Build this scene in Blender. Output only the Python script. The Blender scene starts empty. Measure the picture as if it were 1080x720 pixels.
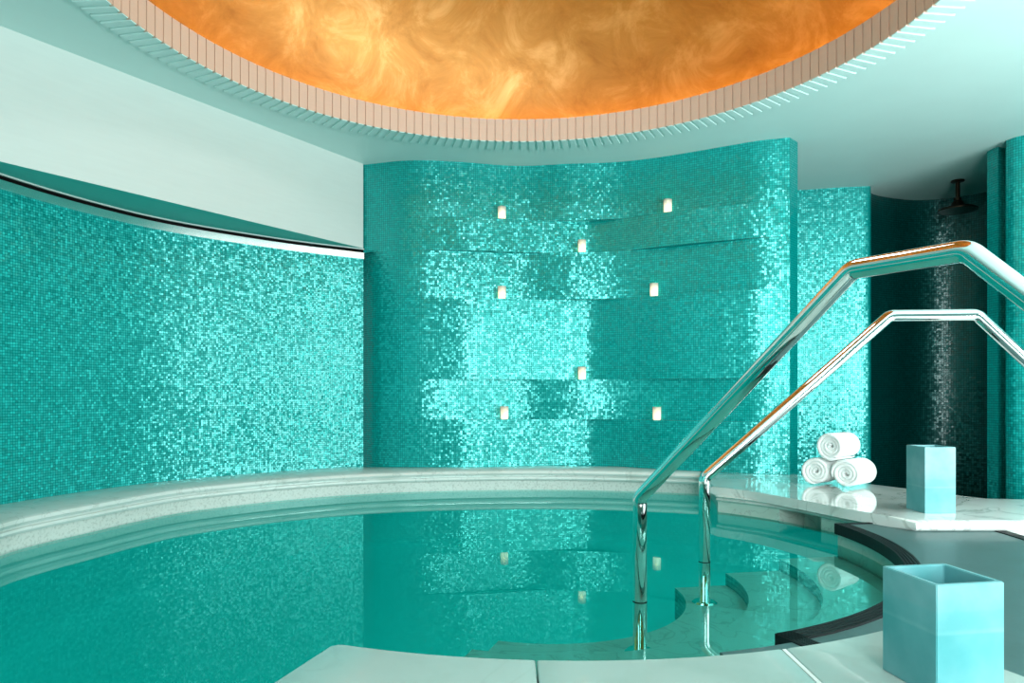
import bpy, bmesh, math, random
from mathutils import Vector, Matrix, noise
random.seed(4)
C = bpy.context.scene.collection
F = 726.0                       # focal length in pixels of the 1080 px frame
HZ = 1.78                       # ceiling height above the eye
DK = -0.58                      # deck level
LD = -0.63                      # landing level
WT = -0.729                     # water level
CX, CY = 0.15, 3.08             # centre of the round pool
sc = bpy.context.scene

# ------------------------------------------------------------------ helpers
def tag(o, label=None, cat=None, group=None, kind=None):
    if label: o['label'] = label
    if cat: o['category'] = cat
    if group: o['group'] = group
    if kind: o['kind'] = kind
    return o

def link(name, bm, mat, parent=None, smooth=False, loc=None):
    me = bpy.data.meshes.new(name)
    bmesh.ops.recalc_face_normals(bm, faces=bm.faces[:])
    bm.to_mesh(me); bm.free()
    for m in (mat if isinstance(mat, (list, tuple)) else [mat]):
        me.materials.append(m)
    if smooth:
        for p in me.polygons: p.use_smooth = True
    o = bpy.data.objects.new(name, me); C.objects.link(o)
    if parent: o.parent = parent
    if loc: o.location = loc
    return o

def empty(name, loc, rz=0.0):
    o = bpy.data.objects.new(name, None); C.objects.link(o)
    o.location = loc; o.rotation_euler = (0, 0, rz); o.empty_display_size = .05
    return o

def autosmooth(o, deg=35):
    me = o.data
    for p in me.polygons: p.use_smooth = True
    bm = bmesh.new(); bm.from_mesh(me)
    for e in bm.edges:
        if len(e.link_faces) == 2 and e.calc_face_angle(0) > math.radians(deg): e.smooth = False
    bm.to_mesh(me); bm.free()

def spline(pts, step=0.03):
    """Catmull-Rom through the points, resampled."""
    P = [Vector((p[0], p[1])) for p in pts]
    P = [P[0] * 2 - P[1]] + P + [P[-1] * 2 - P[-2]]
    out = []
    for i in range(1, len(P) - 2):
        p0, p1, p2, p3 = P[i - 1], P[i], P[i + 1], P[i + 2]
        n = max(2, int((p2 - p1).length / step))
        for k in range(n):
            t = k / n
            out.append(0.5 * ((2 * p1) + (-p0 + p2) * t + (2 * p0 - 5 * p1 + 4 * p2 - p3) * t * t + (-p0 + 3 * p1 - 3 * p2 + p3) * t ** 3))
    out.append(P[-2])
    return out

def arc(r, a0, a1, n=40, cx=CX, cy=CY):
    return [Vector((cx + r * math.cos(math.radians(a0 + (a1 - a0) * i / n)), cy + r * math.sin(math.radians(a0 + (a1 - a0) * i / n)))) for i in range(n + 1)]

def prism(poly, z0, z1, bevel=0.0, seg=3, both=False):
    bm = bmesh.new()
    vb = [bm.verts.new((p[0], p[1], z0)) for p in poly]
    vt = [bm.verts.new((p[0], p[1], z1)) for p in poly]
    bot = bm.faces.new(vb[::-1]); top = bm.faces.new(vt)
    n = len(poly)
    for i in range(n):
        bm.faces.new((vb[i], vb[(i + 1) % n], vt[(i + 1) % n], vt[i]))
    if bevel:
        bmesh.ops.bevel(bm, geom=list(top.edges) + (list(bot.edges) if both else []), offset=bevel, segments=seg, profile=0.5, affect='EDGES')
    big = [f for f in bm.faces if len(f.verts) > 4]
    bmesh.ops.triangulate(bm, faces=big)
    return bm

def strip_wall(bm, pts, z0, z1, u0=0.0, nz=1):
    """vertical surface with UV in metres"""
    uv = bm.loops.layers.uv.verify()
    s = [u0]
    for i in range(1, len(pts)): s.append(s[-1] + (Vector(pts[i]) - Vector(pts[i - 1])).length)
    rows = []
    for k in range(nz + 1):
        z = z0 + (z1 - z0) * k / nz
        rows.append([bm.verts.new((p[0], p[1], z)) for p in pts])
    for k in range(nz):
        za = z0 + (z1 - z0) * k / nz; zb = z0 + (z1 - z0) * (k + 1) / nz
        for i in range(len(pts) - 1):
            f = bm.faces.new((rows[k][i], rows[k][i + 1], rows[k + 1][i + 1], rows[k + 1][i]))
            for l, (u, v) in zip(f.loops, ((s[i], za), (s[i + 1], za), (s[i + 1], zb), (s[i], zb))): l[uv].uv = (u, v)
            f.smooth = True
    return s

def flat_strip(bm, A, B, z, uvs=None):
    uv = bm.loops.layers.uv.verify()
    va = [bm.verts.new((p[0], p[1], z)) for p in A]; vb = [bm.verts.new((p[0], p[1], z)) for p in B]
    for i in range(len(A) - 1):
        f = bm.faces.new((va[i], va[i + 1], vb[i + 1], vb[i]))
        for l in f.loops: l[uv].uv = (l.vert.co.x, l.vert.co.y)

def normals2d(pts):
    out = []
    for i in range(len(pts)):
        a = pts[max(0, i - 1)]; b = pts[min(len(pts) - 1, i + 1)]
        t = (b - a).normalized(); out.append(Vector((-t.y, t.x)))
    return out

def sweep(pts, prof, widths=None):
    """profile (offset to the left of travel, z) swept along a plan polyline, uv in metres"""
    bm = bmesh.new()
    N = normals2d(pts); rows = []
    for i, p in enumerate(pts):
        w = widths[i] if widths else 1.0
        rows.append([bm.verts.new((p.x + N[i].x * o * (w if o > .05 else 1), p.y + N[i].y * o * (w if o > .05 else 1), z)) for o, z in prof])
    for i in range(len(pts) - 1):
        for k in range(len(prof) - 1):
            bm.faces.new((rows[i][k], rows[i + 1][k], rows[i + 1][k + 1], rows[i][k + 1]))
    return bm

def lathe(prof, n=32, center=(0, 0, 0), close=False):
    bm = bmesh.new(); rows = []
    for i in range(n):
        a = 2 * math.pi * i / n
        rows.append([bm.verts.new((center[0] + r * math.cos(a), center[1] + r * math.sin(a), center[2] + z)) for r, z in prof])
    m = len(prof)
    for i in range(n):
        for k in range(m if close else m - 1):
            a, b, c, d = rows[i][k], rows[(i + 1) % n][k], rows[(i + 1) % n][(k + 1) % m], rows[i][(k + 1) % m]
            bm.faces.new((a, b, c, d))
    bmesh.ops.remove_doubles(bm, verts=bm.verts[:], dist=1e-6)
    return bm

def tube(path, r, n=20, caps=True):
    bm = bmesh.new(); P = [Vector(p) for p in path]; rings = []
    up = None
    for i, p in enumerate(P):
        t = (P[min(i + 1, len(P) - 1)] - P[max(i - 1, 0)]).normalized()
        if up is None:
            up = t.orthogonal().normalized()
        up = (up - t * up.dot(t)).normalized(); q = t.cross(up)
        rings.append([bm.verts.new(p + (up * math.cos(2 * math.pi * k / n) + q * math.sin(2 * math.pi * k / n)) * r) for k in range(n)])
    for a, b in zip(rings, rings[1:]):
        for k in range(n): bm.faces.new((a[k], a[(k + 1) % n], b[(k + 1) % n], b[k]))
    if caps: bm.faces.new(rings[0][::-1]); bm.faces.new(rings[-1])
    return bm

def fillet(pts, r, n=8):
    P = [Vector(p) for p in pts]; out = [P[0]]
    for i in range(1, len(P) - 1):
        a = (P[i - 1] - P[i]).normalized(); b = (P[i + 1] - P[i]).normalized()
        ang = a.angle(b); d = r / math.tan(ang / 2)
        s, e = P[i] + a * d, P[i] + b * d
        for k in range(n + 1):
            t = k / n
            out.append(s * (1 - t) ** 2 + P[i] * 2 * t * (1 - t) + e * t * t)
    out.append(P[-1]); return out

# ------------------------------------------------------------------ materials
def mat(name):
    m = bpy.data.materials.new(name); m.use_nodes = True
    nt = m.node_tree; b = nt.nodes['Principled BSDF']
    return m, nt, b
def nd(nt, t, **kw):
    n = nt.nodes.new(t)
    for k, v in kw.items(): setattr(n, k, v)
    return n
def ramp(nt, stops):
    r = nd(nt, 'ShaderNodeValToRGB'); e = r.color_ramp.elements
    while len(e) < len(stops): e.new(.5)
    for x, (p, c) in zip(e, stops): x.position = p; x.color = (*c, 1)
    return r

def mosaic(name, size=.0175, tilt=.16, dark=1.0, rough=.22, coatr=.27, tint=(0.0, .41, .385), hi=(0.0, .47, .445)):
    m, nt, b = mat(name); L = nt.links.new
    uv = nd(nt, 'ShaderNodeUVMap')
    sc_ = nd(nt, 'ShaderNodeVectorMath', operation='SCALE'); sc_.inputs['Scale'].default_value = 1 / size; L(uv.outputs[0], sc_.inputs[0])
    fl = nd(nt, 'ShaderNodeVectorMath', operation='FLOOR'); L(sc_.outputs[0], fl.inputs[0])
    fr = nd(nt, 'ShaderNodeVectorMath', operation='FRACTION'); L(sc_.outputs[0], fr.inputs[0])
    wn = nd(nt, 'ShaderNodeTexWhiteNoise', noise_dimensions='3D'); L(fl.outputs[0], wn.inputs['Vector'])
    # grout mask
    sub = nd(nt, 'ShaderNodeVectorMath', operation='SUBTRACT'); L(fr.outputs[0], sub.inputs[0]); sub.inputs[1].default_value = (.5, .5, 0)
    ab = nd(nt, 'ShaderNodeVectorMath', operation='ABSOLUTE'); L(sub.outputs[0], ab.inputs[0])
    sp = nd(nt, 'ShaderNodeSeparateXYZ'); L(ab.outputs[0], sp.inputs[0])
    mx = nd(nt, 'ShaderNodeMath', operation='MAXIMUM'); L(sp.outputs[0], mx.inputs[0]); L(sp.outputs[1], mx.inputs[1])
    gt = nd(nt, 'ShaderNodeMath', operation='GREATER_THAN'); L(mx.outputs[0], gt.inputs[0]); gt.inputs[1].default_value = .425
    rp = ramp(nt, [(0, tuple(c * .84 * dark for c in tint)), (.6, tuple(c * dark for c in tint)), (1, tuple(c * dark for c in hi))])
    sepc = nd(nt, 'ShaderNodeSeparateColor'); L(wn.outputs['Color'], sepc.inputs[0])
    L(sepc.outputs[0], rp.inputs[0])
    mix = nd(nt, 'ShaderNodeMix', data_type='RGBA'); L(gt.outputs[0], mix.inputs[0]); L(rp.outputs[0], mix.inputs[6])
    mix.inputs[7].default_value = (tint[0] * .4, tint[1] * .45 * dark, tint[2] * .45 * dark, 1)
    L(mix.outputs[2], b.inputs['Base Color'])
    # tile tilt
    s1 = nd(nt, 'ShaderNodeVectorMath', operation='SUBTRACT'); L(wn.outputs['Color'], s1.inputs[0]); s1.inputs[1].default_value = (.5, .5, .5)
    s2 = nd(nt, 'ShaderNodeVectorMath', operation='MULTIPLY'); L(s1.outputs[0], s2.inputs[0]); s2.inputs[1].default_value = (tilt, tilt * 1.2, 0)
    s3 = nd(nt, 'ShaderNodeVectorMath', operation='ADD'); L(s2.outputs[0], s3.inputs[0]); s3.inputs[1].default_value = (.5, .5, 1)
    nm = nd(nt, 'ShaderNodeNormalMap', space='TANGENT'); L(s3.outputs[0], nm.inputs['Color'])
    L(nm.outputs[0], b.inputs['Normal'])
    b.inputs['Roughness'].default_value = rough
    b.inputs['IOR'].default_value = 1.5
    b.inputs['Specular Tint'].default_value = (.25, 1, .93, 1)
    b.inputs['Coat Weight'].default_value = 1; b.inputs['Coat Roughness'].default_value = coatr; b.inputs['Coat IOR'].default_value = 1.62
    inv = nd(nt, 'ShaderNodeMath', operation='SUBTRACT'); inv.inputs[0].default_value = 1; L(gt.outputs[0], inv.inputs[1]); L(inv.outputs[0], b.inputs['Coat Weight'])
    sl = nd(nt, 'ShaderNodeMath', operation='MULTIPLY'); sl.inputs[1].default_value = .5; L(inv.outputs[0], sl.inputs[0]); L(sl.outputs[0], b.inputs['Specular IOR Level'])
    mt = nd(nt, 'ShaderNodeMath', operation='MULTIPLY'); mt.inputs[1].default_value = MOS_METAL; L(inv.outputs[0], mt.inputs[0]); L(mt.outputs[0], b.inputs['Metallic'])
    L(nm.outputs[0], b.inputs['Coat Normal'])
    return m
MOS_METAL = .5

def marble(name, base=(.72, .77, .73), vein=(.35, .42, .38), rough=.1, scale=2.0, amount=.5, speck=False, coat=.6):
    m, nt, b = mat(name); L = nt.links.new
    g = nd(nt, 'ShaderNodeNewGeometry')
    n1 = nd(nt, 'ShaderNodeTexNoise'); n1.inputs['Scale'].default_value = scale; n1.inputs['Detail'].default_value = 8; n1.inputs['Distortion'].default_value = 1.6
    L(g.outputs['Position'], n1.inputs['Vector'])
    r = ramp(nt, [(.0, base), (.485, base), (.5, tuple(v * amount + c * (1 - amount) for v, c in zip(vein, base))), (.515, base), (1, tuple(min(1, c * 1.04) for c in base))])
    L(n1.outputs['Fac'], r.inputs[0])
    n2 = nd(nt, 'ShaderNodeTexNoise'); n2.inputs['Scale'].default_value = 70 if speck else 5; n2.inputs['Detail'].default_value = 6
    L(g.outputs['Position'], n2.inputs['Vector'])
    r2 = ramp(nt, [(.3, (.72, .74, .72) if speck else (.88, .9, .88)), (.5, (1, 1, 1)), (1, (1, 1, 1))]); L(n2.outputs['Fac'], r2.inputs[0])
    mx = nd(nt, 'ShaderNodeMix', data_type='RGBA', blend_type='MULTIPLY'); mx.inputs[0].default_value = 1
    L(r.outputs[0], mx.inputs[6]); L(r2.outputs[0], mx.inputs[7]); L(mx.outputs[2], b.inputs['Base Color'])
    b.inputs['Roughness'].default_value = rough; b.inputs['Coat Weight'].default_value = coat; b.inputs['Coat Roughness'].default_value = .04
    return m

def plain(name, col, rough=.5, metal=0.0, **kw):
    m, nt, b = mat(name)
    b.inputs['Base Color'].default_value = (*col, 1); b.inputs['Roughness'].default_value = rough; b.inputs['Metallic'].default_value = metal
    for k, v in kw.items(): b.inputs[k].default_value = v
    n = nd(nt, 'ShaderNodeTexNoise'); n.inputs['Scale'].default_value = 30
    r = ramp(nt, [(0, tuple(c * .96 for c in col)), (1, tuple(min(1, c * 1.03) for c in col))])
    nt.links.new(n.outputs['Fac'], r.inputs[0]); nt.links.new(r.outputs[0], b.inputs['Base Color'])
    return m

M_back = mosaic('teal_mosaic', .0165, tilt=.10, rough=.30)
M_left = mosaic('teal_mosaic_left', .0145, tilt=.15, rough=.42, coatr=.33, hi=(0.0, .54, .51))
M_right = mosaic('teal_mosaic_right', .0175, tilt=.10, rough=.32)
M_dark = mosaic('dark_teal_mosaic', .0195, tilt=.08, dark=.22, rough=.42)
M_soffit = plain('soffit_bounce_teal', (.06, .60, .54), .6)  # teal light bounced onto the bulkhead underside, put into its colour
M_ceil = plain('ceiling_paint', (.60, .80, .77), .55)
M_white = plain('bulkhead_paint', (.60, .665, .63), .55)
M_corn = plain('cornice_plaster', (.64, .45, .34), .5)
M_black = plain('black_gap', (.002, .002, .002), .7, **{'Specular IOR Level': .1})
M_chrome = plain('polished_steel', (.86, .87, .86), .045, 1.0)
M_strip = plain('brushed_steel_strip', (.9, .92, .9), .25, 1.0)
M_cop = marble('coping_marble', (.70, .76, .72), scale=3, amount=.35)
M_copface = marble('coping_face_marble', (.66, .70, .65), rough=.3, scale=6, amount=.2, speck=True, coat=.1)
M_slab = marble('slab_marble', (.76, .80, .77), rough=.06, scale=1.6, amount=.55)
M_deck = marble('deck_marble', (.43, .52, .485), rough=.25, scale=.9, amount=.3, coat=.3)
M_face = marble('bench_face_marble', (.55, .68, .61), rough=.3, scale=4, amount=.6, coat=.2)
M_step = marble('step_marble', (.80, .92, .88), rough=.5, scale=3, amount=.4, coat=0)
M_riser = mosaic('riser_mosaic', .02, tilt=.05, rough=.4, tint=(0, .42, .38), hi=(0.05, .6, .55))
M_basin = plain('glowing_basin_plaster', (.0, .60, .56), .6)
M_basin.node_tree.nodes['Principled BSDF'].inputs['Emission Color'].default_value = (0, .52, .50, 1); M_basin.node_tree.nodes['Principled BSDF'].inputs['Emission Strength'].default_value = .29  # plaster itself emits teal so the water looks brighter; no lamp here
M_land = marble('landing_stone', (.06, .13, .13), vein=(.05, .10, .10), rough=.5, scale=9, amount=.3, coat=.08)
M_grate = plain('black_grate', (.006, .009, .010), .5, **{'Specular IOR Level': .2})
M_bronze = plain('dark_bronze', (.035, .022, .014), .3, .9)
M_grout = plain('pale_grout', (.85, .88, .85), .4)
M_towel, _nt, _b = mat('white_terry')
_b.inputs['Base Color'].default_value = (.93, .95, .94, 1); _b.inputs['Roughness'].default_value = .95
_b.inputs['Sheen Weight'].default_value = .3
_n = nd(_nt, 'ShaderNodeTexNoise'); _n.inputs['Scale'].default_value = 140; _n.inputs['Detail'].default_value = 4
_bp = nd(_nt, 'ShaderNodeBump'); _bp.inputs['Strength'].default_value = .5; _bp.inputs['Distance'].default_value = .004
_nt.links.new(_n.outputs['Fac'], _bp.inputs['Height']); _nt.links.new(_bp.outputs[0], _b.inputs['Normal'])

# gold leaf
M_gold, nt, b = mat('gold_leaf'); L = nt.links.new
g = nd(nt, 'ShaderNodeNewGeometry')
n1 = nd(nt, 'ShaderNodeTexNoise'); n1.inputs['Scale'].default_value = 2.6; n1.inputs['Detail'].default_value = 10; n1.inputs['Roughness'].default_value = .7; n1.inputs['Distortion'].default_value = .8
L(g.outputs['Position'], n1.inputs['Vector'])
r = ramp(nt, [(.30, (.27, .13, .025)), (.5, (.38, .20, .05)), (.72, (.56, .34, .13))]); L(n1.outputs['Fac'], r.inputs[0]); L(r.outputs[0], b.inputs['Base Color'])
r2 = ramp(nt, [(.3, (.50, .50, .50)), (.7, (.40, .40, .40))]); L(n1.outputs['Fac'], r2.inputs[0]); L(r2.outputs[0], b.inputs['Roughness'])
b.inputs['Metallic'].default_value = .6

# glowing strip, flames
def emit(name, col, s):
    m = bpy.data.materials.new(name); m.use_nodes = True; nt = m.node_tree; nt.nodes.clear()
    e = nd(nt, 'ShaderNodeEmission'); e.inputs[0].default_value = (*col, 1); e.inputs[1].default_value = s
    o = nd(nt, 'ShaderNodeOutputMaterial'); nt.links.new(e.outputs[0], o.inputs[0]); return m
M_cove = emit('cove_glow', (1.0, .50, .05), 85)
M_flame = emit('tea_light_flame', (1.0, .60, .25), 40)
M_cup, nt, b = mat('glowing_frosted_cup')
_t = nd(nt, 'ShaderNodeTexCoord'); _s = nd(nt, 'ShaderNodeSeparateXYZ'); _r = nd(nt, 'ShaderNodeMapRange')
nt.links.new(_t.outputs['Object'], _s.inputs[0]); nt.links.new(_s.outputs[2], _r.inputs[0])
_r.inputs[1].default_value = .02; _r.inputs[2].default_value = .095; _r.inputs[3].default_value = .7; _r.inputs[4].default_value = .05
nt.links.new(_r.outputs[0], b.inputs['Emission Strength'])  # cup emits a warm glow, stronger low down, imitating candlelight through it
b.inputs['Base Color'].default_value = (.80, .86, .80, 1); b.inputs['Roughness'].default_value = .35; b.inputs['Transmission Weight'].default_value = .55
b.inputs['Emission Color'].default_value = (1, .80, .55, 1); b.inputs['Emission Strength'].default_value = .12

# water: clear tinted film with fresnel mirror
M_water = bpy.data.materials.new('pool_water'); M_water.use_nodes = True; nt = M_water.node_tree; nt.nodes.clear(); L = nt.links.new
o = nd(nt, 'ShaderNodeOutputMaterial'); mx = nd(nt, 'ShaderNodeMixShader'); fz = nd(nt, 'ShaderNodeFresnel'); fz.inputs[0].default_value = 1.36
tr = nd(nt, 'ShaderNodeBsdfTransparent'); tr.inputs[0].default_value = (.42, .93, .88, 1)
gl = nd(nt, 'ShaderNodeBsdfGlossy'); gl.inputs['Roughness'].default_value = .012; gl.inputs['Color'].default_value = (.62, .98, .93, 1)
g = nd(nt, 'ShaderNodeNewGeometry'); nz = nd(nt, 'ShaderNodeTexNoise'); nz.inputs['Scale'].default_value = 3.5; nz.inputs['Detail'].default_value = 2
L(g.outputs['Position'], nz.inputs['Vector']); bp = nd(nt, 'ShaderNodeBump'); bp.inputs['Strength'].default_value = .006; bp.inputs['Distance'].default_value = .01
L(nz.outputs['Fac'], bp.inputs['Height']); L(bp.outputs[0], gl.inputs['Normal'])
L(fz.outputs[0], mx.inputs[0]); L(tr.outputs[0], mx.inputs[1]); L(gl.outputs[0], mx.inputs[2]); L(mx.outputs[0], o.inputs[0])

# translucent candle-holder resin
M_resin, nt, b = mat('teal_resin'); L = nt.links.new
g = nd(nt, 'ShaderNodeTexCoord'); n1 = nd(nt, 'ShaderNodeTexNoise'); n1.inputs['Scale'].default_value = 9; n1.inputs['Detail'].default_value = 6
L(g.outputs['Object'], n1.inputs['Vector'])
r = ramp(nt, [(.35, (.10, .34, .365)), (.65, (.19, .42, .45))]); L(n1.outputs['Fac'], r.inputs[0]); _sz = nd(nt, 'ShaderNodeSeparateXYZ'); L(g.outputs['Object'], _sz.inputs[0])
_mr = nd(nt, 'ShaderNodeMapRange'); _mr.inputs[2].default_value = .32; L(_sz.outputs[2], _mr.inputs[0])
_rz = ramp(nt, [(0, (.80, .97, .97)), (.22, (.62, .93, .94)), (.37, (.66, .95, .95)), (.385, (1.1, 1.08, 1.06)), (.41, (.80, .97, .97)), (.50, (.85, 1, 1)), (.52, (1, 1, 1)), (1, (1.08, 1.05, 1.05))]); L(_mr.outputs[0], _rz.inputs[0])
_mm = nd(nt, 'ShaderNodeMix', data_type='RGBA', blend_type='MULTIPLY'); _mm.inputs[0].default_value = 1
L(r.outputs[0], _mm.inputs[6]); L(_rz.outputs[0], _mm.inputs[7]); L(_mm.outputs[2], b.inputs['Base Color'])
b.inputs['Roughness'].default_value = .38; b.inputs['Subsurface Weight'].default_value = .3
b.inputs['Subsurface Radius'].default_value = (.02, .06, .055); b.inputs['Subsurface Scale'].default_value = .2
b.inputs['Coat Weight'].default_value = .4; b.inputs['Coat Roughness'].default_value = .45
M_wax = plain('deep_teal_base', (.03, .35, .34), .35, **{'Subsurface Weight': .3})

# ------------------------------------------------------------------ walls
def px(x, d): return Vector(((x - 540) / F * d, d))
p1 = [(350, 5.46), (383, 5.40), (430, 5.30), (480, 5.325), (545, 5.425), (600, 5.375), (650, 5.335), (700, 5.21), (767, 4.985), (800, 4.88), (833, 4.82)]
dl = [(350, 0), (400, 0), (450, .01), (530, .08), (578, 0), (618, -.08), (660, 0), (702, .062), (755, .045), (805, .012), (833, 0)]
def interp(tab, x):
    if x <= tab[0][0]: return tab[0][1]
    for i in range(len(tab) - 1):
        (x0, y0), (x1, y1) = tab[i], tab[i + 1]
        if x <= x1:
            xm, ym = tab[max(0, i - 1)]; xp, yp = tab[min(len(tab) - 1, i + 2)]
            h = x1 - x0; t = (x - x0) / h
            m0 = (y1 - ym) / (x1 - xm) * h; m1 = (yp - y0) / (xp - x0) * h
            return (2*t**3 - 3*t*t + 1) * y0 + (t**3 - 2*t*t + t) * m0 + (3*t*t - 2*t**3) * y1 + (t**3 - t*t) * m1
    return tab[-1][1]
P1 = spline([px(*q) for q in p1], .02)
def shift(P, k):
    out = []
    for p in P:
        x = 540 + F * p.x / p.y; out.append(px(x, p.y - k * interp(dl, x)))
    return out
P2 = shift(P1, 1.0)
bands = [(1.341, HZ, P1), (1.09, 1.341, P2), (.722, 1.09, P1), (.096, .722, P2), (-.214, .096, P1), (-.60, -.214, P2)]
bm = bmesh.new()
ends = [Vector((2.04, 4.915)), Vector((2.035, 5.4)), Vector((2.1, 6.2))]
def recess(P):
    out = []
    for p in P:
        x = 540 + F * p.x / p.y
        out.append(px(x, p.y + .10 * max(0, (402 - x) / 20) ** 2) if x > 370 else p + Vector((0, .75)))
    return out
for z0, z1, P in bands:
    if z1 < 1.2: P = recess(P)
    strip_wall(bm, P + ends, z0, z1)
for (za, _, Pa), (_, _, Pb) in zip(bands, bands[1:]):
    flat_strip(bm, recess(Pa) if za < 1.05 else Pa, recess(Pb) if za < 1.2 else Pb, za)
o = link('wall_back', bm, M_back); autosmooth(o, 25); tag(o, kind='structure')

LW = spline([(-1.5, -1.1), (-1.85, .1), (-2.3, 1.0), (-2.62, 2.0), (-2.72, 2.8), (-2.63, 3.535), (-2.45, 4.1), (-2.19, 4.54), (-1.67, 5.05), (-1.165, 5.40)], .04)
bm = bmesh.new(); strip_wall(bm, LW, -.60, 1.04)
tag(link('wall_left', bm, M_left), kind='structure')
def band_box(pts, z0, z1, t):
    """closed band: t metres thick towards the right of travel"""
    return sweep(pts, [(0, z0), (-t, z0), (-t, z1), (0, z1), (0, z0)])
o = link('trim_1', band_box(LW, 1.04, 1.088, .012), M_strip); autosmooth(o); tag(o, kind='structure')
bm = bmesh.new(); strip_wall(bm, [p for p in LW], 1.086, 1.135)
tag(link('trim_2', bm, M_black), kind='structure')
o = link('trim_3', band_box(LW, 1.1115, 1.119, .016), M_white); autosmooth(o); tag(o, kind='structure')

# white bulkhead above it: a straight vertical panel with a deep underside
A = Vector((-1.163, 5.38)); D_ = Vector((-.547, -.837)); Nn = Vector((-.837, .547))
Bq = A + D_ * 6.2
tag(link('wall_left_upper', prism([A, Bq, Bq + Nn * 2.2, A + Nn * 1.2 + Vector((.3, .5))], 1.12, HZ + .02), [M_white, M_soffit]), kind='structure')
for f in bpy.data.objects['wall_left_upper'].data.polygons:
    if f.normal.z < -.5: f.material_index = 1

# right-hand walls
R1 = spline([(2.12, 6.45), (2.3, 6.16), (2.47, 6.09), (2.62, 6.06), (2.85, 6.0), (3.085, 5.96)], .05) + [Vector((3.112, 5.968))]
bm = bmesh.new(); strip_wall(bm, R1 + [Vector((3.15, 6.1))], -1.04, HZ)
tag(link('wall_right', bm, M_right), kind='structure')
R2 = spline([(3.115, 5.975), (3.17, 6.12), (3.32, 6.25), (3.578, 6.36), (3.79, 6.40), (4.0, 6.34), (4.2, 6.16), (4.3, 5.95)], .05)
bm = bmesh.new(); strip_wall(bm, R2, -1.04, HZ)
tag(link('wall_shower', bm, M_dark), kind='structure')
R3 = [Vector(p) for p in ((4.3, 5.95), (4.1, 5.85), (3.52, 5.10), (3.53, 5.0), (3.60, 5.03), (3.62, 4.98), (3.502, 4.88), (3.512, 4.83))] + spline([(3.53, 4.80), (3.66, 4.68), (3.95, 4.45), (4.3, 3.9), (4.5, 3.2)], .05)
bm = bmesh.new(); strip_wall(bm, R3, -1.04, HZ)
o = link('wall_far_right', bm, M_right); autosmooth(o, 25); tag(o, kind='structure')

# ceiling with the round opening
n = 144; RC = 1.90; ccx, ccy = .05, 2.98
bm = bmesh.new(); inner = []; outer = []
X0, X1, Y0, Y1 = -5.2, 5.2, -1.2, 8.0
for i in range(n):
    a = 2 * math.pi * i / n; c, s_ = math.cos(a), math.sin(a)
    inner.append(bm.verts.new((ccx + RC * c, ccy + RC * s_, HZ)))
    t = min((X1 - ccx) / c if c > 1e-6 else 1e9, (X0 - ccx) / c if c < -1e-6 else 1e9, (Y1 - ccy) / s_ if s_ > 1e-6 else 1e9, (Y0 - ccy) / s_ if s_ < -1e-6 else 1e9)
    outer.append(bm.verts.new((ccx + t * c, ccy + t * s_, HZ)))
for i in range(n):
    j = (i + 1) % n; bm.faces.new((inner[i], inner[j], outer[j], outer[i]))
tag(link('ceiling', bm, M_ceil), kind='structure')

# fluted cornice ring: blocks with narrow grooves between
NB = 208; bm = bmesh.new()
prof = [(1.884, 1.925), (1.884, 1.770), (1.905, 1.770), (1.905, 1.925)]
rib = [(1.886, 1.7765), (1.886, 1.7655), (2.046, 1.7655), (2.052, 1.772), (2.052, 1.7765)]
core = [(1.891, 1.922), (1.891, 1.775), (2.04, 1.775), (2.04, 1.79), (1.915, 1.79), (1.91, 1.922)]
for pf, d0, d1, mi in ((prof, .07, .93, 0), (rib, .15, .80, 1)):
    for k in range(NB):
        ring = []
        for a in (2 * math.pi * (k + d0) / NB, 2 * math.pi * (k + d1) / NB):
            ring.append([bm.verts.new((ccx + r_ * math.cos(a), ccy + r_ * math.sin(a), z_)) for r_, z_ in pf])
        m_ = len(pf)
        for q in range(m_):
            w = (q + 1) % m_; bm.faces.new((ring[0][q], ring[0][w], ring[1][w], ring[1][q])).material_index = mi
        bm.faces.new(ring[0]).material_index = mi; bm.faces.new(ring[1][::-1]).material_index = mi
cb = lathe(core, 208, (ccx, ccy, 0), True); me_ = bpy.data.meshes.new('t'); cb.to_mesh(me_); cb.free()
for p_ in me_.polygons: p_.material_index = 1 if abs(p_.normal.z) > .5 else 0
bm.from_mesh(me_)
tag(link('trim_4', bm, [M_corn, M_ceil]), kind='structure')

# dome
pr = [(1.915, 1.86), (2.10, 1.86)]
for i in range(41):
    t = math.pi / 2 * i / 40
    pr.append((2.10 * math.cos(t) ** .75 if i < 40 else 0.0, 1.88 + 1.35 * math.sin(t) ** 1.0))
o = link('ceiling_dome', lathe(pr, 128, (ccx, ccy, 0)), M_gold); autosmooth(o, 50); tag(o, kind='structure')
bm = tube([(ccx + 2.065 * math.cos(2 * math.pi * i / 96), ccy + 2.065 * math.sin(2 * math.pi * i / 96), 1.895) for i in range(97)], .012, 8, False)
tag(link('light_strip', bm, M_cove, smooth=True), 'glowing amber light strip hidden in the cove around the gold dome', 'light strip')

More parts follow.
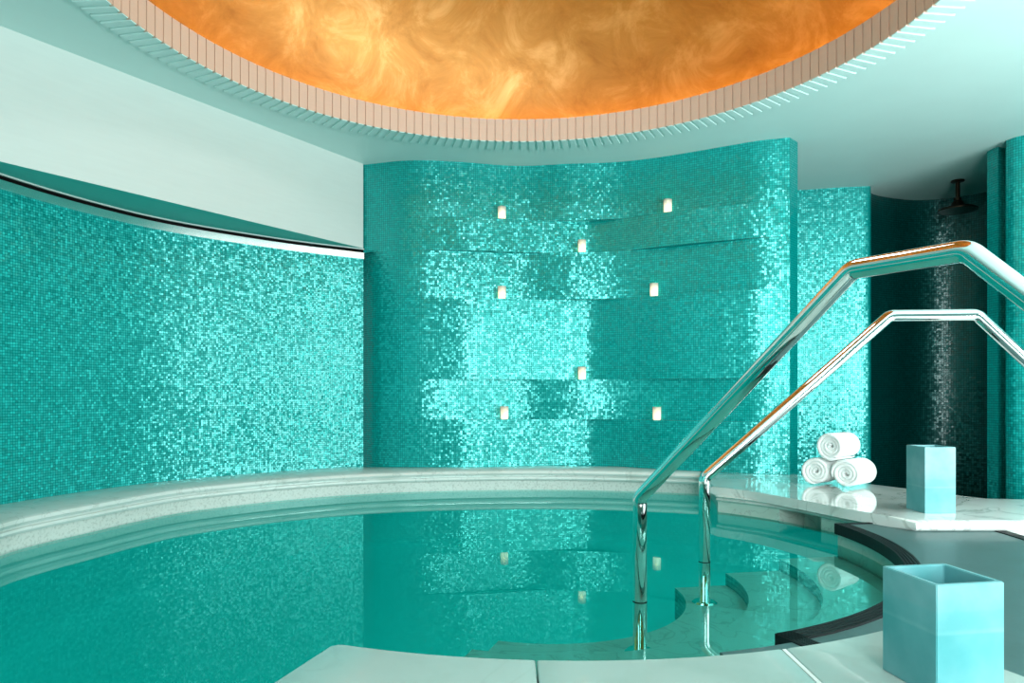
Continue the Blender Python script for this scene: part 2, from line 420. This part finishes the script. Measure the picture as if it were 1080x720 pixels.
# ------------------------------------------------------------------ pool
CP = spline([(-.80, .93), (-1.35, 1.22), (-1.85, 1.75), (-2.16, 2.4), (-2.27, 3.046), (-2.247, 3.329), (-2.176, 3.591), (-2.09, 3.903), (-1.95, 4.20), (-1.53, 4.62), (-1.061, 4.90), (-.555, 5.045), (0, 5.114), (.40, 5.115), (.75, 5.065), (1.10, 4.98), (1.39, 4.88)], .05)
wall_pts = LW + recess(P1) + recess(P2)
wd = [max(.3, (min((p - q).length for q in wall_pts) + .004) / .25) for p in CP]
cop_prof = [(.045, -.80), (.045, -.665), (.02, -.66), (.012, -.648), (.016, -.636), (.03, -.632), (.03, -.624), (.008, -.62), (0, -.606), (.006, -.590), (.024, DK), (.25, DK), (.25, -.80)]
bmc = sweep(CP, cop_prof[:1] + cop_prof[1:], wd)
o = link('pool_coping', bmc, [M_cop, M_copface]); autosmooth(o, 40)
for f in o.data.polygons:
    if f.center.z < -.661: f.material_index = 1
tag(o, 'pale curved marble kerb running around the far side of the pool', 'kerb')

face = spline([(1.25, 4.18), (1.41, 4.02), (1.53, 3.86), (1.635, 3.64), (1.70, 3.48), (1.76, 3.30)], .03)
# niche in the bench face
iL = min(range(len(face)), key=lambda i: abs(540 + F * face[i].x / face[i].y - 823)); iR = min(range(len(face)), key=lambda i: abs(540 + F * face[i].x / face[i].y - 868))
lip = spline([(1.215, 4.22), (1.39, 4.02), (1.545, 3.70), (1.66, 3.42), (1.755, 3.22)], .04) + [Vector((1.817, 3.096))]
def zone(bm, pts, z0, z1): strip_wall(bm, pts, z0, z1)
bm = bmesh.new()
end = [Vector((1.41, 4.9)), Vector((1.33, 4.5))]
zone(bm, end + face[:iL + 1], -1.2, DK - .05); zone(bm, face[iR:], -1.2, DK - .05)
zone(bm, face[iL:iR + 1], -1.2, -.80); zone(bm, face[iL:iR + 1], -.655, DK - .05)
fa, fb = face[iL], face[iR]; dn = (fb - fa).normalized(); dn = Vector((-dn.y, dn.x)) ; dn = dn if dn.x > 0 else -dn
zone(bm, [fa, fa + dn * .2, fb + dn * .2, fb], -.80, -.655)
seg = face[iL:iR + 1]; flat_strip(bm, seg, [p + dn * .2 for p in seg], -.80); flat_strip(bm, seg, [p + dn * .2 for p in seg], -.655)
bench = empty('marble_bench', (1.9, 3.9, LD))
tag(bench, 'low white marble bench holding the rolled towels beside the pool', 'bench')
def under(o, root):
    o.parent = root; o.matrix_parent_inverse = Matrix.Translation(-Vector(root.location)); return o
o = under(link('bench_face', bm, M_face), bench); autosmooth(o, 30)
bead = sweep(face, [(.0, -.662), (-.014, -.660), (-.022, -.652), (-.014, -.644), (-.012, -.641), (-.030, -.636), (-.032, -.630), (.0, -.628)])
o = under(link('moulding', bead, M_cop), bench); autosmooth(o, 60)
slab = lip + [Vector(p) for p in ((3.3, 3.10), (3.3, 3.70), (2.75, 3.69), (2.56, 3.72), (2.50, 3.85), (2.37, 4.12), (2.255, 4.32), (2.0, 4.72), (1.96, 5.1), (1.42, 5.25), (1.33, 4.86))]
o = under(link('bench_top', prism(slab, -.632, DK, .022, 4, True), M_slab), bench); autosmooth(o, 30)

# landing platform between two slot grates
platform = [p for p in arc(1.418, -72, 8.2)] + arc(2.6, 8.2, -72, 30)
o = link('floor_platform', prism(platform, -1.2, -.676), marble('platform_marble', (.56, .66, .60), rough=.25, scale=5, amount=.5)); tag(o, kind='structure')
o = link('landing', prism(arc(1.458, -76, 8.0) + arc(2.028, 8.0, -76), -.676, LD), M_land)
tag(o, 'grey stone landing sunk between the marble slabs at the pool entry', 'landing')
def grate_prof(w, nb=5):
    P = [(0, -.676), (0, LD + .004)]
    g_ = .003; bw = (w - (nb - 1) * g_) / nb; x = 0
    for k in range(nb):
        if k: P += [(-x, LD - .010), (-(x + g_), LD - .010), (-(x + g_), LD + .004)]; x += g_
        x += bw; P.append((-x, LD + .004))
    P.append((-w, -.676)); return P
gr = empty('slot_grate', (CX + 1.42, CY, LD))
tag(gr, 'black slotted drain grate curving along the water at the pool entry', 'drain grate')
bm = sweep(arc(1.40, -67.5, 8.2, 60), grate_prof(.056)); under(link('curved_grate', bm, M_grate), gr)
def radial(a, r0, r1, sgn=1):
    d = Vector((math.cos(math.radians(a)), math.sin(math.radians(a)))); c_ = Vector((CX, CY)); return [c_ + d * (r0 + (r1 - r0) * k / 4) for k in range(5)]
bm = sweep(radial(-67.5, 1.40, 1.95), grate_prof(.05)[::1]); 
bmesh.ops.translate(bm, verts=bm.verts, vec=Vector((-.05 * math.sin(math.radians(-67.5)) * 1.0, .05 * math.cos(math.radians(-67.5)), 0)))
cap = bm.faces.new([v for v in bm.verts][:len(grate_prof(.05))]) if False else None
under(link('end_grate', bm, M_grate), gr)
d_ = Vector((math.cos(math.radians(-67.5)), math.sin(math.radians(-67.5)))); t_ = Vector((-d_.y, d_.x)); c_ = Vector((CX, CY))
capP = [c_ + d_ * 1.399, c_ + d_ * 1.95, c_ + d_ * 1.95 - t_ * .004, c_ + d_ * 1.399 - t_ * .004]
under(link('end_plate', prism(capP, -.676, LD + .003), M_grate), gr)
bm = sweep(radial(8.2, 1.40, 1.75), grate_prof(.02, 2)); under(link('far_grate', bm, M_grate), gr)
bm = sweep(arc(2.03, -60, 6, 50), grate_prof(.05)); o = link('slot_grate', bm, M_grate)
tag(o, 'black slotted drain grate at the right edge of the grey landing', 'drain grate')
tag(link('floor', prism(arc(2.084, -70, 4, 50) + arc(3.6, 4, -70, 40), -.8, LD), M_slab), kind='structure')
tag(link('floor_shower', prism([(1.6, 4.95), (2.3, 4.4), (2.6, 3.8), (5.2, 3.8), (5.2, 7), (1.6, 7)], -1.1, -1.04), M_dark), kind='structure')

# foreground deck: three slabs on a base
RD = 1.595
def deck_arc(xa, xb):
    return [p for p in arc(RD, -110.7, -61.6, 90) if xa <= p.x <= xb]
def at_r(x):
    return Vector((x, CY - math.sqrt(RD ** 2 - (x - CX) ** 2)))
e1 = [Vector((.943, 1.675)), Vector((1.045, 1.395)), Vector((1.32, .72)), Vector((1.75, -.4))]
s1 = [Vector((-.4155, 1.571))] + deck_arc(-.40, .050) + [at_r(.0505)] + [Vector((.0505, -.4)), Vector((-1.02, -.4))]
s2 = [at_r(.0535)] + deck_arc(.055, .608) + [at_r(.609), Vector((.609, -.4)), Vector((.0535, -.4))]
s3 = [at_r(.619)] + deck_arc(.622, .93) + e1 + [Vector((.619, -.4))]
for P, lab in ((s1, 'marble deck slab with the pointed corner at the near pool edge'), (s2, 'middle marble deck slab at the near pool edge, left of the pale joint'), (s3, 'marble deck slab that carries the near square teal holder')):
    o = link('deck_slab', prism(P, LD, DK, .004, 3), M_deck); autosmooth(o, 30); tag(o, lab, 'deck slab', 'marble slabs of the near deck')
tag(link('trim_5', prism([at_r(.6095), at_r(.6185), Vector((.6185, -.4)), Vector((.6095, -.4))], LD, DK - .0005), M_grout), kind='structure')
base = arc(1.63, -110, -72.5) + [Vector((.65, 1.3)), Vector((1.0, .75)), Vector((1.4, -.4)), Vector((-.95, -.4)), Vector((-.66, .75))]
tag(link('floor_base', prism(base, -1.2, -.632), M_face), kind='structure')

# basin
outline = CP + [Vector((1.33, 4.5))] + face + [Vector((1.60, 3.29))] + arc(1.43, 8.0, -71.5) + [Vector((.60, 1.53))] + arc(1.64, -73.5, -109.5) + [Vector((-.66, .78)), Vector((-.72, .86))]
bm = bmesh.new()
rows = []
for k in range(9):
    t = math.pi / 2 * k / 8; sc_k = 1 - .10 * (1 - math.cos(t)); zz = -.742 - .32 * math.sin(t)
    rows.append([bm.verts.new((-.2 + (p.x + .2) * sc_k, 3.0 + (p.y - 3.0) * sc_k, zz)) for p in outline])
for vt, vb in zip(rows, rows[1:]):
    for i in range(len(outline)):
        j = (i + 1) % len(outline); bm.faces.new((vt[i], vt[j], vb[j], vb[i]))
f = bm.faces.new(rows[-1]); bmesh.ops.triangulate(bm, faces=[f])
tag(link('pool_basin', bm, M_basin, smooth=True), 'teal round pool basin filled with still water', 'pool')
bm = bmesh.new(); f = bm.faces.new([bm.verts.new((p.x, p.y, WT)) for p in outline]); bmesh.ops.triangulate(bm, faces=[f])
tag(link('pool_water', bm, M_water), 'still clear teal water filling the round pool', 'water', kind='stuff')
_me = bpy.data.objects['pool_water'].data
if _me.polygons[0].normal.z < 0: _me.flip_normals()

st = empty('pool_steps', (1.0, 2.6, -1.05))
tag(st, 'curved marble steps going down under the water at the pool entry', 'steps')
for k, (ra, rb, z) in enumerate(((1.13, 1.425, -.792), (.86, 1.135, -.848), (.61, .865, -.905))):
    bm = prism(arc(ra, -109, 9.3, 50) + arc(rb, 9.3, -109, 50), -1.05, z)
    uv = bm.loops.layers.uv.verify()
    for f in bm.faces:
        if abs(f.normal.z) < .5:
            f.material_index = 1
            for l in f.loops: l[uv].uv = (math.atan2(l.vert.co.y - CY, l.vert.co.x - CX) * ra, l.vert.co.z)
    under(link('step', bm, [M_step, M_riser]), st)

# ------------------------------------------------------------------ handrails
def handrail(p, d, s2_, s3_, zt, zfoot, label):
    p = Vector((p[0], p[1])); d = Vector(d).normalized()
    root = empty('handrail', (p.x, p.y, zfoot)); tag(root, label, 'handrail', 'steel handrails at the pool steps')
    q = lambda s, z: Vector((p.x + d.x * s, p.y + d.y * s, z))
    sE = s3_ + .46
    path = [q(0, zfoot), q(0, -.368), q(s2_, zt), q(s3_, zt), q(sE, zt - .46), q(sE, LD)]
    o = link('rail', tube(fillet(path, .045), .0245, 28), M_chrome, smooth=True)
    under(o, root)
    for pt, z in ((q(0, 0), zfoot), (q(sE, 0), LD)):
        o = link('flange', lathe([(0, z + .008), (.045, z + .008), (.053, z + .002), (.053, z), (0, z)], 32, (pt.x, pt.y, 0)), M_chrome); autosmooth(o); under(o, root)
    o = link('collar', lathe([(.0245, WT - .002), (.0250, WT - .001), (.0250, WT + .001), (.0245, WT + .001)], 28, (p.x, p.y, 0), True), M_black); under(o, root)
handrail((.445, 2.395), (.511, -.859), .79, 1.055, .305, -.905, 'polished steel handrail nearest the camera, the higher looking of the pair')
handrail((.827, 2.957), (.995, -.102), .757, 1.10, .318, -.905, 'polished steel handrail on the far side of the pool steps')

# ------------------------------------------------------------------ candle holders
def holder(F0, ang, w, h, label, fill):
    c = math.radians(ang); u = Vector((math.cos(c), math.sin(c))); v = Vector((-u.y, u.x))
    cen = Vector(F0) + u * w / 2 + v * w / 2
    root = empty('candle_holder', (cen.x, cen.y, DK), c); tag(root, label, 'candle holder', 'square teal candle holders')
    t = .011; a = w / 2; b_ = a - t
    bm = bmesh.new()
    def loop(s, z): return [bm.verts.new((x * s, y * s, z)) for x, y in ((-1, -1), (1, -1), (1, 1), (-1, 1))]
    L0, L1, L2, L3 = loop(a, 0), loop(a, h), loop(b_, h), loop(b_, .02)
    bm.faces.new(L0[::-1]); bm.faces.new(L3)
    for A_, B_ in ((L0, L1), (L1, L2), (L2, L3)):
        for i in range(4): bm.faces.new((A_[i], A_[(i + 1) % 4], B_[(i + 1) % 4], B_[i]))
    bmesh.ops.bevel(bm, geom=[e for e in bm.edges], offset=.0016, segments=2, affect='EDGES')
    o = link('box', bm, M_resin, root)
    bm = bmesh.new(); bmesh.ops.create_cube(bm, size=1)
    for q in bm.verts: q.co = Vector((q.co.x * (2 * b_ - .012), q.co.y * (2 * b_ - .012), .022 + (q.co.z + .5) * fill))
    bmesh.ops.bevel(bm, geom=bm.edges[:], offset=.008, segments=3, affect='EDGES')
    link('wax', bm, M_wax, root)
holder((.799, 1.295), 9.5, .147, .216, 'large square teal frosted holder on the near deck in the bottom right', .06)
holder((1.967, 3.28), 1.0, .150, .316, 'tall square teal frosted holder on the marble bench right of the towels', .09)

# ------------------------------------------------------------------ towels
def towel(cx, cy, z, az, label, seed):
    rnd = random.Random(seed); R = .0905; L_ = .23; turns = 3.6; th = .0105
    root_mesh = bmesh.new(); n = 150; sec = []
    ph = rnd.uniform(0, 6.28)
    for i in range(n + 1):
        f_ = i / n; a = ph + f_ * turns * 2 * math.pi
        r_ = .009 + (R - th - .009) * f_
        r_ *= 1 + .035 * math.sin(2 * a + seed) * (1 - .4 * f_)
        e = L_ / 2 - .006 * (.5 + .5 * math.sin(a * .73 + seed)) - .012 * (1 - f_) - rnd.uniform(0, .002)
        w = th * (1.05 if i < n - 4 else 1.05 * (n - i + 1) / 5)
        ring = []
        for k in range(7):
            q = math.pi * k / 6; ring.append((r_ + w * math.cos(q), e + w * .9 * math.sin(q)))
        for k in range(7):
            q = math.pi * (1 - k / 6); ring.append((r_ + w * math.cos(q), -e - w * .9 * math.sin(q)))
        sec.append([root_mesh.verts.new((rr * math.cos(a), ax, rr * math.sin(a))) for rr, ax in ring])
    m = len(sec[0])
    for A_, B_ in zip(sec, sec[1:]):
        for k in range(m): root_mesh.faces.new((A_[k], A_[(k + 1) % m], B_[(k + 1) % m], B_[k]))
    root_mesh.faces.new(sec[0]); root_mesh.faces.new(sec[-1][::-1])
    o = link('rolled_towel', root_mesh, M_towel, smooth=True)
    o.location = (cx, cy, z); o.rotation_euler = (0, 0, az)
    tag(o, label, 'towel', 'rolled white towels on the marble bench')
az = math.radians(-52)          # local +Y runs along the roll, away to the right
ax = Vector((math.sin(-az), math.cos(az)))
rowd = Vector((.57, -.82)) if False else Vector((ax.y, -ax.x))
e2 = Vector((1.985, 4.10))       # near end of the right roll
e1_ = e2 - rowd * .186
for P, z, lab, sd in ((e1_, DK + .091, 'rolled white towel at the lower left of the pile', 1), (e2, DK + .091, 'rolled white towel at the lower right of the pile', 2), ((e1_ + e2) / 2 + ax * .0, DK + .091 + .158, 'rolled white towel resting on top of the other two', 3)):
    c_ = Vector(P) + ax * .115; towel(c_.x, c_.y, z, az, lab, sd)

# ------------------------------------------------------------------ tea lights on the wall ledges
def tea(name='tea_light'):
    r_ = empty(name, (0, 0, 0))
    link('glass_cup', lathe([(0, 0), (.024, 0), (.029, .006), (.031, .098), (.028, .098), (.026, .012), (0, .012)], 20), M_cup, r_, smooth=True)
    link('candle', lathe([(0, .012), (.019, .012), (.019, .034), (0, .034)], 16), M_grout, r_)
    link('flame', lathe([(0, .034), (.011, .044), (.012, .056), (.006, .072), (0, .085)], 12), M_flame, r_, smooth=True)
    return r_
T0 = tea()
spots = [(530, 1.341, P2, 'upper left tea light, on the highest ledge'), (706, 1.341, P2, 'tea light on the highest ledge towards the right'),
         (613, 1.09, P1, 'tea light in the middle, on the second ledge from the top'), (529, .722, P2, 'tea light at left on the third ledge from the top'),
         (692, .722, P2, 'tea light at right on the third ledge from the top'), (613, .096, P1, 'tea light in the middle, on the fourth ledge from the top'),
         (533, -.214, P2, 'tea light at left on the lowest ledge'), (694, -.214, P2, 'tea light at right on the lowest ledge')]
for k, (x, z, P, lab) in enumerate(spots):
    if k == 0: r_ = T0
    else:
        r_ = T0.copy(); C.objects.link(r_)
        for ch in list(T0.children): c2 = ch.copy(); C.objects.link(c2); c2.parent = r_
    q = min(P, key=lambda p: abs(540 + F * p.x / p.y - x))
    r_.location = (q.x, q.y + .034, z + .001)
    tag(r_, 'small glowing ' + lab, 'tea light', 'tea lights on the mosaic wall ledges')

# ------------------------------------------------------------------ shower head
sx, sy = 3.755, 5.8
sh = empty('shower_head', (sx, sy, HZ)); tag(sh, 'dark bronze rain shower head hanging from the ceiling in the niche', 'shower head')
def sp_(name, prof, n=32):
    o = link(name, lathe(prof, n, (sx, sy, 0)), M_bronze); autosmooth(o); under(o, sh)
sp_('ceiling_plate', [(0, HZ), (.05, HZ), (.05, HZ - .012), (.018, HZ - .018), (0, HZ - .018)])
sp_('arm', [(0, HZ - .015), (.017, HZ - .015), (.017, HZ - .14), (.03, HZ - .15), (.03, HZ - .175), (.0, HZ - .175)])
sp_('head', [(0, HZ - .17), (.03, HZ - .17), (.045, HZ - .19), (.055, HZ - .225), (.135, HZ - .235), (.145, HZ - .245), (.145, HZ - .255), (0, HZ - .258)])

# ------------------------------------------------------------------ light
def area(name, loc, target, sx_, sy_, power, col=(1, 1, 1)):
    l = bpy.data.lights.new(name, 'AREA'); l.shape = 'RECTANGLE'; l.size = sx_; l.size_y = sy_; l.energy = power; l.color = col
    o = bpy.data.objects.new(name, l); C.objects.link(o); o.location = loc
    o.rotation_euler = (Vector(target) - Vector(loc)).to_track_quat('-Z', 'Y').to_euler(); return o
area('window_light', (.9, -1.6, .5), (.9, 5, .4), 1.3, 2.0, 165, (.93, 1, 1))
area('side_window_light', (3.9, 1.0, .35), (.2, 3.7, 1.5), 2.4, 1.9, 210, (.93, 1, 1))
area('added_dome_fill', (.05, 2.98, 2.95), (.05, 2.98, 0), .8, .8, 16, (.93, 1, 1))  # added fill lamp, out of view, to brighten the pool, steps and kerb
w = bpy.data.worlds.new('world'); sc.world = w; w.use_nodes = True
bg = w.node_tree.nodes['Background']; bg.inputs[0].default_value = (.36, .85, .81, 1); bg.inputs[1].default_value = .42

cam = bpy.data.cameras.new('camera'); co = bpy.data.objects.new('camera', cam); C.objects.link(co)
co.location = (0, 0, 0); co.rotation_euler = (math.pi / 2, 0, 0)
cam.sensor_width = 36; cam.lens = 36 * F / 1080; cam.shift_y = 53 / 1080; cam.clip_start = .05
sc.camera = co
sc.view_settings.view_transform = 'Standard'
sc.view_settings.look = 'None'
sc.cycles.max_bounces = 8; sc.cycles.sample_clamp_indirect = 6; sc.cycles.caustics_reflective = False
